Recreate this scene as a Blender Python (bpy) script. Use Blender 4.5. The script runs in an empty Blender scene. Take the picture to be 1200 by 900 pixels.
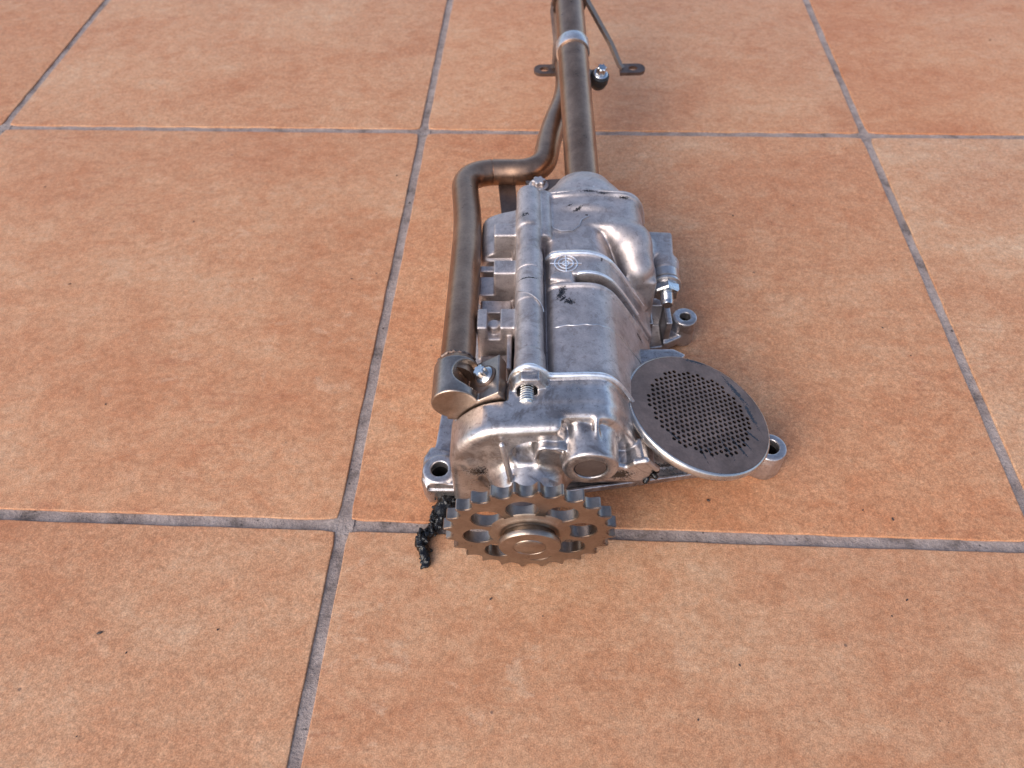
import bpy, bmesh, math, random
import numpy as np
from mathutils import Vector, Matrix
from mathutils.geometry import delaunay_2d_cdt

scene = bpy.context.scene
COL = scene.collection
MM = 0.001
R = math.radians
random.seed(7)

# ------------------------------------------------------------------ camera
cam_d = bpy.data.cameras.new('camera')
cam = bpy.data.objects.new('camera', cam_d)
COL.objects.link(cam)
scene.camera = cam
CAM_H = 0.328265
_p, _y, _r = R(52.2955), R(-3.83846), R(1.67245)
_f = Vector((math.sin(_y) * math.cos(_p), math.cos(_y) * math.cos(_p), -math.sin(_p)))
_rt = Vector((math.cos(_y), -math.sin(_y), 0))
_dn = _f.cross(_rt)
_rt2 = math.cos(_r) * _rt + math.sin(_r) * _dn
_dn2 = _f.cross(_rt2)
_m = Matrix((_rt2, -_dn2, -_f)).transposed().to_4x4()
_m.translation = (0, 0, CAM_H)
cam.matrix_world = _m
cam_d.sensor_width = 36.0
cam_d.lens = 851.27 / 1200 * 36.0
cam_d.clip_start = 0.01
cam_d.clip_end = 200.0
cam_d.dof.use_dof = True
cam_d.dof.focus_distance = 0.335
cam_d.dof.aperture_fstop = 13

# ------------------------------------------------------------------ light
SUN_EL, SUN_AZ = R(36), R(222)          # azimuth clockwise from +Y
world = bpy.data.worlds.new('World')
scene.world = world
world.use_nodes = True
wn = world.node_tree
bg = wn.nodes['Background']
sky = wn.nodes.new('ShaderNodeTexSky')
sky.sky_type = 'NISHITA'
sky.sun_disc = False
sky.sun_elevation = SUN_EL
sky.sun_rotation = SUN_AZ
sky.air_density = 0.7
sky.dust_density = 2.0
sky.ozone_density = 0.0
wn.links.new(sky.outputs[0], bg.inputs[0])
bg.inputs[1].default_value = 0.15
sun_d = bpy.data.lights.new('sun', 'SUN')
sun_d.energy = 1.0
sun_d.angle = R(55)
sun_d.color = (1.0, 0.985, 0.97)
sun = bpy.data.objects.new('sun', sun_d)
COL.objects.link(sun)
_sd = Vector((math.sin(SUN_AZ) * math.cos(SUN_EL), math.cos(SUN_AZ) * math.cos(SUN_EL), math.sin(SUN_EL)))
sun.rotation_euler = _sd.to_track_quat('Z', 'Y').to_euler()
sun.location = _sd * 3
vs = scene.view_settings
vs.view_transform = 'Standard'
vs.look = 'None'
vs.gamma = 1.0
vs.exposure = 1.02
vs.use_curve_mapping = False


# ------------------------------------------------------------------ node helpers
class NT:
    def __init__(self, name):
        self.m = bpy.data.materials.new(name)
        self.m.use_nodes = True
        self.t = self.m.node_tree
        self.b = self.t.nodes['Principled BSDF']

    def n(self, kind, **kw):
        nd = self.t.nodes.new(kind)
        for k, v in kw.items():
            setattr(nd, k, v)
        return nd

    def l(self, a, b):
        self.t.links.new(a, b)

    def val(self, sock, v):
        if hasattr(v, 'is_output'):
            self.l(v, sock)
        else:
            sock.default_value = v

    def math(self, op, a, b=0.0, clamp=False):
        nd = self.n('ShaderNodeMath', operation=op)
        nd.use_clamp = clamp
        self.val(nd.inputs[0], a)
        self.val(nd.inputs[1], b)
        return nd.outputs[0]

    def noise(self, co, scale, detail=4, rough=0.5, dist=0.0):
        nd = self.n('ShaderNodeTexNoise')
        self.l(co, nd.inputs['Vector'])
        nd.inputs['Scale'].default_value = scale
        nd.inputs['Detail'].default_value = detail
        nd.inputs['Roughness'].default_value = rough
        nd.inputs['Distortion'].default_value = dist
        return nd.outputs['Fac']

    def ramp(self, fac, stops):
        nd = self.n('ShaderNodeValToRGB')
        self.l(fac, nd.inputs[0])
        e = nd.color_ramp.elements
        while len(e) < len(stops):
            e.new(0.5)
        for k, (p, c) in enumerate(stops):
            e[k].position = p
            e[k].color = (c, c, c, 1) if not hasattr(c, '__len__') else (*c, 1)
        return nd.outputs[0]

    def mix(self, fac, a, b, blend='MIX'):
        nd = self.n('ShaderNodeMix', data_type='RGBA', blend_type=blend)
        self.val(nd.inputs[0], fac)
        for s, v in ((nd.inputs[6], a), (nd.inputs[7], b)):
            if hasattr(v, 'is_output'):
                self.l(v, s)
            else:
                s.default_value = (*v, 1)
        return nd.outputs[2]

    def bump(self, h, strength, dist, prev=None):
        nd = self.n('ShaderNodeBump')
        nd.inputs['Strength'].default_value = strength
        nd.inputs['Distance'].default_value = dist
        self.l(h, nd.inputs['Height'])
        if prev is not None:
            self.l(prev, nd.inputs['Normal'])
        return nd.outputs[0]

    def mapped(self, co, scale=(1, 1, 1), loc=(0, 0, 0), rot=(0, 0, 0)):
        nd = self.n('ShaderNodeMapping')
        self.l(co, nd.inputs[0])
        nd.inputs['Location'].default_value = loc
        nd.inputs['Rotation'].default_value = rot
        nd.inputs['Scale'].default_value = scale
        return nd.outputs[0]

    def objco(self):
        return self.n('ShaderNodeTexCoord').outputs['Object']


def mat_tile():
    T = NT('terracotta_tile')
    geo = T.n('ShaderNodeNewGeometry').outputs['Position']
    oi = T.n('ShaderNodeObjectInfo')
    off = T.n('ShaderNodeVectorMath', operation='SCALE')
    cmb = T.n('ShaderNodeCombineXYZ')
    T.l(oi.outputs['Random'], cmb.inputs[0])
    T.l(oi.outputs['Random'], cmb.inputs[2])
    T.l(cmb.outputs[0], off.inputs[0])
    off.inputs['Scale'].default_value = 17.0
    add = T.n('ShaderNodeVectorMath', operation='ADD')
    T.l(geo, add.inputs[0])
    T.l(off.outputs[0], add.inputs[1])
    co = add.outputs[0]
    st = T.mapped(co, scale=(1, 1.9, 1))
    big = T.noise(st, 7, 5, 0.6, 0.4)
    mid = T.noise(T.mapped(co, scale=(1, 1.3, 1)), 55, 9, 0.8, 0.5)
    fine = T.noise(co, 420, 4, 0.7)
    grain = T.noise(co, 1500, 2, 0.6)
    mixv = T.math('ADD', T.math('MULTIPLY', big, 0.45), T.math('MULTIPLY', mid, 0.55))
    c = T.ramp(mixv, [(0.35, (0.395, 0.158, 0.070)), (0.45, (0.450, 0.208, 0.102)),
                      (0.54, (0.485, 0.252, 0.132)), (0.66, (0.52, 0.318, 0.188))])
    # pale worn flecks
    fl = T.noise(T.mapped(co, scale=(1, 1.4, 1)), 62, 6, 0.62, 0.5)
    flm = T.ramp(fl, [(0.58, 0.0), (0.66, 1.0)])
    zone = T.ramp(T.noise(co, 5, 2), [(0.42, 0.0), (0.62, 1.0)])
    c = T.mix(T.math('MULTIPLY', T.math('MULTIPLY', flm, zone), 0.3), c, (0.58, 0.39, 0.25))
    # darker scuffed streaks
    sc = T.ramp(T.noise(T.mapped(co, scale=(0.55, 2.2, 1)), 46, 7, 0.72, 1.4), [(0.34, 1.0), (0.45, 0.0)])
    zone2 = T.ramp(T.noise(co, 8, 2), [(0.45, 0.0), (0.6, 1.0)])
    c = T.mix(T.math('MULTIPLY', T.math('MULTIPLY', sc, zone2), 0.5), c, (0.34, 0.125, 0.06))
    mot = T.noise(T.mapped(co, scale=(1, 1.25, 1)), 150, 8, 0.78, 0.4)
    c = T.mix(1.0, c, T.ramp(mot, [(0.38, (0.90, 0.86, 0.83)), (0.50, (1.0, 1.0, 1.0)), (0.62, (1.05, 1.08, 1.11))]), 'MULTIPLY')
    blot = T.ramp(T.noise(co, 85, 7, 0.7, 0.8), [(0.56, 0.0), (0.63, 1.0)])
    c = T.mix(T.math('MULTIPLY', blot, 0.15), c, (0.38, 0.15, 0.07))
    g = T.ramp(fine, [(0.3, 0.76), (0.7, 1.16)])
    c = T.mix(1.0, c, g, 'MULTIPLY')
    g2 = T.ramp(grain, [(0.3, 0.68), (0.7, 1.24)])
    c = T.mix(1.0, c, g2, 'MULTIPLY')
    # tiny dark dirt specks
    sp = T.n('ShaderNodeTexVoronoi')
    T.l(co, sp.inputs['Vector'])
    sp.inputs['Scale'].default_value = 62
    spm = T.ramp(sp.outputs['Distance'], [(0.035, 1.0), (0.06, 0.0)])
    spz = T.ramp(T.noise(co, 30, 1), [(0.56, 0.0), (0.6, 1.0)])
    c = T.mix(T.math('MULTIPLY', T.math('MULTIPLY', spm, spz), 0.75), c, (0.10, 0.06, 0.045))
    tint = T.ramp(oi.outputs['Random'], [(0.0, (1.0, 0.95, 0.91)), (0.5, (1.02, 1.0, 0.99)), (1.0, (1.0, 1.08, 1.15))])
    c = T.mix(1.0, c, tint, 'MULTIPLY')
    T.l(c, T.b.inputs['Base Color'])
    T.l(T.ramp(mid, [(0.35, 0.62), (0.65, 0.50)]), T.b.inputs['Roughness'])
    T.b.inputs['Specular IOR Level'].default_value = 0.32
    n1 = T.bump(fine, 0.35, 0.0004)
    n2 = T.bump(mid, 0.3, 0.0008, n1)
    T.l(n2, T.b.inputs['Normal'])
    return T.m


def mat_grout():
    T = NT('cement_grout')
    co = T.n('ShaderNodeNewGeometry').outputs['Position']
    a = T.noise(co, 60, 6, 0.7)
    b = T.noise(co, 600, 4, 0.7)
    c = T.ramp(a, [(0.3, (0.10, 0.075, 0.064)), (0.45, (0.25, 0.195, 0.172)), (0.7, (0.38, 0.31, 0.275))])
    c = T.mix(1.0, c, T.ramp(b, [(0.3, 0.72), (0.7, 1.15)]), 'MULTIPLY')
    T.l(c, T.b.inputs['Base Color'])
    pit = T.n('ShaderNodeTexVoronoi')
    T.l(co, pit.inputs['Vector'])
    pit.inputs['Scale'].default_value = 260
    pm = T.ramp(pit.outputs['Distance'], [(0.10, 1.0), (0.2, 0.0)])
    pz = T.ramp(T.noise(co, 45, 3), [(0.5, 0.0), (0.58, 1.0)])
    c = T.mix(T.math('MULTIPLY', T.math('MULTIPLY', pm, pz), 0.8), c, (0.03, 0.022, 0.02))
    T.l(c, T.b.inputs['Base Color'])
    T.b.inputs['Roughness'].default_value = 0.85
    T.l(T.bump(b, 0.9, 0.001), T.b.inputs['Normal'])
    return T.m


def mat_metal(name, base, dark, rough, metallic=1.0, stain=0.5, grain=900, bump=0.15, seed=0.0, edge=0.0,
              brush=None, grime=0.0, wave=0.25, edge_col=(0.75, 0.75, 0.76), spots=()):
    T = NT(name)
    co = T.mapped(T.objco(), loc=(seed, seed * 1.7, seed * 0.6))
    a = T.noise(co, 38, 6, 0.65, 0.5)
    b = T.noise(co, grain, 3, 0.6)
    m = T.noise(co, 170, 5, 0.7)
    f = T.math('MULTIPLY', T.ramp(a, [(0.40, 1.0), (0.60, 0.0)]), stain)
    c = T.mix(f, base, dark)
    c = T.mix(1.0, c, T.ramp(m, [(0.3, 0.80), (0.7, 1.12)]), 'MULTIPLY')
    c = T.mix(1.0, c, T.ramp(b, [(0.3, 0.88), (0.7, 1.08)]), 'MULTIPLY')
    if grime:
        gm = T.ramp(T.noise(co, 75, 9, 0.72, 0.8), [(0.52, 0.0), (0.60, 1.0)])
        gm2 = T.ramp(T.noise(co, 420, 5, 0.7), [(0.58, 0.0), (0.66, 1.0)])
        gm = T.math('MULTIPLY', T.math('MAXIMUM', gm, gm2), grime)
        c = T.mix(gm, c, (0.13, 0.092, 0.078))
    if edge:
        pt = T.n('ShaderNodeNewGeometry').outputs['Pointiness']
        e = T.math('MULTIPLY', T.ramp(pt, [(0.525, 0.0), (0.60, 1.0)]), edge)
        c = T.mix(e, c, edge_col)  # lighter colour on convex edges stands in for highlights, with some wear
    rr = T.math('ADD', T.math('MULTIPLY', m, 0.22), rough - 0.11)
    rr = T.math('SUBTRACT', rr, T.math('MULTIPLY', f, 0.08))
    met = metallic
    if spots:
        raw = T.objco()
        sm = None
        nz = T.noise(raw, 900, 5, 0.75, 1.0)
        for (cx, cy, cz, rx, ry, rz, ang) in spots:
            q = T.n('ShaderNodeVectorMath', operation='SUBTRACT')
            T.l(raw, q.inputs[0])
            q.inputs[1].default_value = (cx * MM, cy * MM, cz * MM)
            q2 = T.mapped(q.outputs[0], rot=(0, 0, ang))
            q3 = T.n('ShaderNodeVectorMath', operation='DIVIDE')
            T.l(q2, q3.inputs[0])
            q3.inputs[1].default_value = (rx * MM, ry * MM, rz * MM)
            ln = T.n('ShaderNodeVectorMath', operation='LENGTH')
            T.l(q3.outputs[0], ln.inputs[0])
            w = T.math('ADD', ln.outputs['Value'], T.math('MULTIPLY', T.math('SUBTRACT', nz, 0.5), 3.4))
            k = T.ramp(w, [(0.62, 1.0), (0.80, 0.0)])
            sm = k if sm is None else T.math('MAXIMUM', sm, k)
        c = T.mix(sm, c, (0.012, 0.010, 0.010))
        rr = T.math('SUBTRACT', rr, T.math('MULTIPLY', sm, 0.2))
        met = T.math('MULTIPLY', T.math('SUBTRACT', 1.0, sm), metallic)
    T.l(c, T.b.inputs['Base Color'])
    T.val(T.b.inputs['Metallic'], met)
    T.l(rr, T.b.inputs['Roughness'])
    h = b
    if brush:
        h = T.noise(T.mapped(co, scale=brush), 1, 3, 0.6)
    n1 = T.bump(h, bump, 0.0003)
    n2 = T.bump(m, bump * wave, 0.0005, n1)
    T.l(n2, T.b.inputs['Normal'])
    return T.m


def mat_black_oil():
    T = NT('black_oil_sludge')
    co = T.objco()
    b = T.noise(co, 500, 4, 0.6)
    T.l(T.ramp(b, [(0.3, (0.002, 0.002, 0.002)), (0.7, (0.008, 0.007, 0.007))]), T.b.inputs['Base Color'])
    T.b.inputs['Roughness'].default_value = 0.14
    T.b.inputs['Specular IOR Level'].default_value = 0.38
    T.l(T.bump(b, 0.5, 0.001), T.b.inputs['Normal'])
    return T.m


def mat_dark(name, c, rough=0.6, metallic=0.0):
    T = NT(name)
    co = T.objco()
    b = T.noise(co, 700, 4, 0.6)
    T.l(T.ramp(b, [(0.3, tuple(x * 0.7 for x in c)), (0.7, tuple(x * 1.25 for x in c))]), T.b.inputs['Base Color'])
    T.b.inputs['Roughness'].default_value = rough
    T.b.inputs['Metallic'].default_value = metallic
    T.l(T.bump(b, 0.3, 0.0005), T.b.inputs['Normal'])
    return T.m


OIL_AND_REFLECTION_MARKS = [(15.5, 107.0, 75, 2.2, 5.5, 6, 0.35), (19.5, 101.5, 75, 3.2, 2.6, 6, 0.2), (16.5, 103.5, 75, 1.2, 3.0, 6, 0.6),
             (26, 170, 75, 4.0, 1.1, 6, -0.6), (22, 173, 75, 2.4, 0.7, 6, -0.4), (31, 166, 75, 1.0, 1.6, 6, -0.4),
             (33, 183, 75, 7.0, 1.1, 8, 0.0), (52, 181, 72, 4.0, 1.0, 8, 0.0), (40, 182, 75, 4.0, 0.9, 8, 0.0),
             (58, 107, 44, 3, 1.6, 7, 0.3), (-2, 158, 80, 2.6, 2.0, 5, 0.0), (-1, 111, 82, 7, 0.5, 6, 0.0),
             (-14, 24, 36, 6, 6, 5, 0.0), (-17, 24, 30, 3, 5, 3, 0.0), (37, 132, 76, 0.7, 2.4, 5, 0.3),
             (-33, 66, 72, 12, 2.2, 14, 0.0),
             (70, 52, 10, 34, 8, 4, 0.1), (-24, 26, 45, 6, 4, 5, 0), (6, 28, 36, 9, 6, 5, 0), (40, 24, 44, 8, 4, 5, 0)]  # first spot here: oil film plus painted dark reflection of the strainer underside
SCREEN_OIL = [(88.8, 33.9, 50.1, 6.8, 0.8, 4, 1.14), (95.0, 36.2, 48.0, 8.2, 0.9, 4, 1.02), (98.8, 38.9, 46.6, 6.3, 0.7, 4, 0.96), (80.1, 30.2, 53.1, 4.7, 0.6, 4, 1.23), (76.2, 29.9, 54.3, 6.5, 0.6, 4, 1.28), (64.0, 36.4, 57.3, 5.5, 0.7, 4, 0.82), (101.0, 71.3, 42.7, 11.4, 1.6, 4, 1.05), (85.3, 87.5, 45.8, 13.6, 1.6, 4, -0.04), (105.6, 57.3, 42.7, 9.1, 1.4, 4, 1.31), (103.1, 44.8, 44.7, 6.0, 0.8, 4, 0.76)]
M = {}
M['tile'] = mat_tile()
M['grout'] = mat_grout()
M['alu'] = mat_metal('oily_cast_aluminium', (0.55, 0.485, 0.46), (0.38, 0.32, 0.30), 0.50, 0.85, 0.5, grime=0.34, edge=0.5, bump=0.4, grain=1300,
                     spots=OIL_AND_REFLECTION_MARKS)
M['alu_bright'] = mat_metal('bright_cast_aluminium', (0.57, 0.53, 0.515), (0.32, 0.275, 0.255), 0.34, 0.90, 0.6, seed=3, grime=0.5, edge=0.5,
                            bump=0.2, spots=OIL_AND_REFLECTION_MARKS)
M['pipe'] = mat_metal('brown_steel_pipe', (0.40, 0.25, 0.165), (0.26, 0.145, 0.09), 0.35, 0.96, 0.6, seed=5, bump=0.08)
M['sprocket'] = mat_metal('sintered_steel', (0.35, 0.285, 0.235), (0.24, 0.185, 0.15), 0.34, 0.97, 0.5, seed=9, bump=0.10)
M['steel'] = mat_metal('machined_steel', (0.40, 0.32, 0.265), (0.27, 0.20, 0.16), 0.34, 1.0, 0.4, seed=11, bump=0.08)
M['zinc'] = mat_metal('zinc_plated_steel', (0.66, 0.66, 0.66), (0.42, 0.41, 0.40), 0.26, 1.0, 0.4, seed=13, bump=0.06)
M['screen'] = mat_metal('oily_strainer_steel', (0.27, 0.17, 0.13), (0.15, 0.09, 0.066), 0.40, 0.85, 0.7, seed=15, bump=0.06, spots=SCREEN_OIL)
M['rim'] = mat_metal('strainer_rim_steel', (0.62, 0.59, 0.56), (0.42, 0.38, 0.35), 0.32, 0.95, 0.4, seed=17, bump=0.05)
M['plug'] = mat_metal('dark_plug_steel', (0.20, 0.15, 0.13), (0.13, 0.095, 0.08), 0.5, 0.7, 0.5, seed=19, bump=0.06)
M['lip'] = mat_metal('edge_highlight_metal', (0.78, 0.80, 0.84), (0.6, 0.59, 0.60), 0.34, 0.8, 0.4, seed=23, bump=0.1)  # pale bluish base puts edge highlights into the colour of lips and mark
M['oil'] = mat_black_oil()
M['rubber'] = mat_dark('black_rubber', (0.018, 0.018, 0.018), 0.45)
M['crumb'] = mat_dark('dry_dirt', (0.05, 0.035, 0.03), 0.8)
M['dark'] = mat_dark('interior_shade', (0.015, 0.013, 0.012), 0.6)  # near-black colour puts the shade inside holes onto the surface
M['bracket'] = mat_metal('dark_bracket_steel', (0.19, 0.135, 0.11), (0.09, 0.06, 0.05), 0.44, 0.8, 0.6, seed=21, bump=0.06)


# ------------------------------------------------------------------ object helpers
def link(name, me, mat, parent=None, smooth=True):
    me.materials.clear()
    me.materials.append(mat)
    if smooth:
        me.polygons.foreach_set('use_smooth', [True] * len(me.polygons))
    o = bpy.data.objects.new(name, me)
    COL.objects.link(o)
    if parent is not None:
        o.parent = parent
    return o


def obj_bm(name, bm, mat, parent=None, smooth=True, auto=35):
    me = bpy.data.meshes.new(name)
    bmesh.ops.recalc_face_normals(bm, faces=bm.faces[:])
    if smooth and auto:
        for e in bm.edges:
            if len(e.link_faces) == 2:
                e.smooth = e.calc_face_angle(0) < R(auto)
    bm.to_mesh(me)
    bm.free()
    return link(name, me, mat, parent, smooth)


def tube_mesh(bm, pts, rad, seg=20, caps=True, closed=False):
    """sweep a circle along pts (mm)."""
    pts = [Vector(p) * MM for p in pts]
    n = len(pts)
    rads = [rad] * n if not hasattr(rad, '__len__') else list(rad)
    tang = []
    for i in range(n):
        if closed:
            t = pts[(i + 1) % n] - pts[i - 1]
        else:
            t = pts[min(i + 1, n - 1)] - pts[max(i - 1, 0)]
        tang.append(t.normalized())
    ref = Vector((0, 0, 1)) if abs(tang[0].z) < 0.9 else Vector((1, 0, 0))
    u = (ref - tang[0] * ref.dot(tang[0])).normalized()
    rings = []
    for i in range(n):
        u = (u - tang[i] * u.dot(tang[i])).normalized()
        v = tang[i].cross(u)
        rings.append([bm.verts.new(pts[i] + (u * math.cos(a) + v * math.sin(a)) * rads[i] * MM)
                      for a in [2 * math.pi * k / seg for k in range(seg)]])
    for i in range(n if closed else n - 1):
        a, b = rings[i], rings[(i + 1) % n]
        for k in range(seg):
            bm.faces.new((a[k], a[(k + 1) % seg], b[(k + 1) % seg], b[k]))
    if caps and not closed:
        bm.faces.new(rings[0][::-1])
        bm.faces.new(rings[-1])
    return bm


def fillet_path(pts, rads, step=10):
    """polyline with rounded corners (mm)."""
    out = [Vector(pts[0])]
    for i in range(1, len(pts) - 1):
        p0, p1, p2 = Vector(pts[i - 1]), Vector(pts[i]), Vector(pts[i + 1])
        r = rads[i - 1]
        d0, d1 = (p0 - p1).normalized(), (p2 - p1).normalized()
        a, b = p1 + d0 * r, p1 + d1 * r
        for k in range(step + 1):
            t = k / step
            out.append(a * (1 - t) ** 2 + p1 * 2 * t * (1 - t) + b * t * t)
    out.append(Vector(pts[-1]))
    return out


def lathe(bm, prof, origin, axis, seg=48):
    """revolve (r, t) profile about axis from origin (mm)."""
    ax = Vector(axis).normalized()
    ref = Vector((0, 0, 1)) if abs(ax.z) < 0.9 else Vector((1, 0, 0))
    u = (ref - ax * ref.dot(ax)).normalized()
    v = ax.cross(u)
    o = Vector(origin)
    rings = []
    for r, t in prof:
        if r <= 1e-6:
            rings.append([bm.verts.new((o + ax * t) * MM)])
        else:
            rings.append([bm.verts.new((o + ax * t + (u * math.cos(a) + v * math.sin(a)) * r) * MM)
                          for a in [2 * math.pi * k / seg for k in range(seg)]])
    for a, b in zip(rings, rings[1:]):
        for k in range(seg):
            k2 = (k + 1) % seg
            if len(a) == 1 and len(b) == 1:
                continue
            if len(a) == 1:
                bm.faces.new((a[0], b[k2], b[k]))
            elif len(b) == 1:
                bm.faces.new((a[k], a[k2], b[0]))
            else:
                bm.faces.new((a[k], a[k2], b[k2], b[k]))
    return bm


def plate(bm, outline, holes, z0, z1, xf):
    """flat plate with holes: 2D outline/holes (mm), thickness z0..z1, xf maps (x,y,z)->Vector mm."""
    loops = [outline] + holes
    vs2, edges, idx = [], [], 0
    for lp in loops:
        n = len(lp)
        vs2 += [Vector((p[0], p[1])) for p in lp]
        edges += [(idx + k, idx + (k + 1) % n) for k in range(n)]
        idx += n
    ov, oe, of, _, _, _ = delaunay_2d_cdt(vs2, edges, [], 0, 1e-5)

    def inside(pt, lp):
        c = False
        j = len(lp) - 1
        for i in range(len(lp)):
            xi, yi = lp[i][0], lp[i][1]
            xj, yj = lp[j][0], lp[j][1]
            if (yi > pt[1]) != (yj > pt[1]) and pt[0] < (xj - xi) * (pt[1] - yi) / (yj - yi) + xi:
                c = not c
            j = i
        return c
    hb = [(min(p[0] for p in h), max(p[0] for p in h), min(p[1] for p in h), max(p[1] for p in h), h) for h in holes]
    faces = []
    for f in of:
        c = (sum(ov[k].x for k in f) / len(f), sum(ov[k].y for k in f) / len(f))
        if not inside(c, outline):
            continue
        if any(b[0] <= c[0] <= b[1] and b[2] <= c[1] <= b[3] and inside(c, b[4]) for b in hb):
            continue
        faces.append(f)
    top = [bm.verts.new(xf(p.x, p.y, z1) * MM) for p in ov]
    bot = [bm.verts.new(xf(p.x, p.y, z0) * MM) for p in ov]
    cnt = {}
    for f in faces:
        bm.faces.new([top[k] for k in f])
        bm.faces.new([bot[k] for k in reversed(f)])
        for k in range(len(f)):
            a, b = f[k], f[(k + 1) % len(f)]
            cnt[(a, b)] = cnt.get((a, b), 0) + 1
    for (a, b) in cnt:
        if (b, a) not in cnt:
            bm.faces.new((top[a], bot[a], bot[b], top[b]))
    for v in [v for v in bm.verts if not v.link_faces]:
        bm.verts.remove(v)
    return bm


def circle(cx, cy, r, n=24, ph=0.0):
    return [(cx + r * math.cos(ph + 2 * math.pi * k / n), cy + r * math.sin(ph + 2 * math.pi * k / n)) for k in range(n)]


def frame(origin, zaxis, xaxis=(1, 0, 0)):
    z = Vector(zaxis).normalized()
    x = Vector(xaxis)
    x = (x - z * x.dot(z)).normalized()
    y = z.cross(x)
    o = Vector(origin)
    return lambda a, b, c: o + x * a + y * b + z * c


# ------------------------------------------------------------------ signed distance casting
def chaikin(p, n=2, closed=True):
    p = [tuple(q) for q in p]
    for _ in range(n):
        q = []
        m = len(p)
        rng = range(m) if closed else range(m - 1)
        if not closed:
            q.append(p[0])
        for i in rng:
            a, b = p[i], p[(i + 1) % m]
            q.append((a[0] * .75 + b[0] * .25, a[1] * .75 + b[1] * .25))
            q.append((a[0] * .25 + b[0] * .75, a[1] * .25 + b[1] * .75))
        if not closed:
            q.append(p[-1])
        p = q
    return p


def poly_sd(pts, A, B):
    """exact signed distance to polygon; A,B broadcastable 2D coords."""
    n = len(pts)
    d = None
    s = None
    for i in range(n):
        ax, ay = pts[i]
        bx, by = pts[i - 1]
        ex, ey = bx - ax, by - ay
        wx, wy = A - ax, B - ay
        t = np.clip((wx * ex + wy * ey) / (ex * ex + ey * ey + 1e-12), 0, 1)
        q = (wx - ex * t) ** 2 + (wy - ey * t) ** 2
        d = q if d is None else np.minimum(d, q)
        c1 = B >= ay
        c2 = B < by
        c3 = ex * wy > ey * wx
        fl = (c1 & c2 & c3) | (~c1 & ~c2 & ~c3)
        s = fl if s is None else s ^ fl
    return np.where(s, -1.0, 1.0) * np.sqrt(d)


def smin(a, b, k):
    if k <= 0:
        return np.minimum(a, b)
    h = np.maximum(k - np.abs(a - b), 0) / k
    return np.minimum(a, b) - h * h * k * 0.25


def smax(a, b, k):
    return -smin(-a, -b, k)


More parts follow.
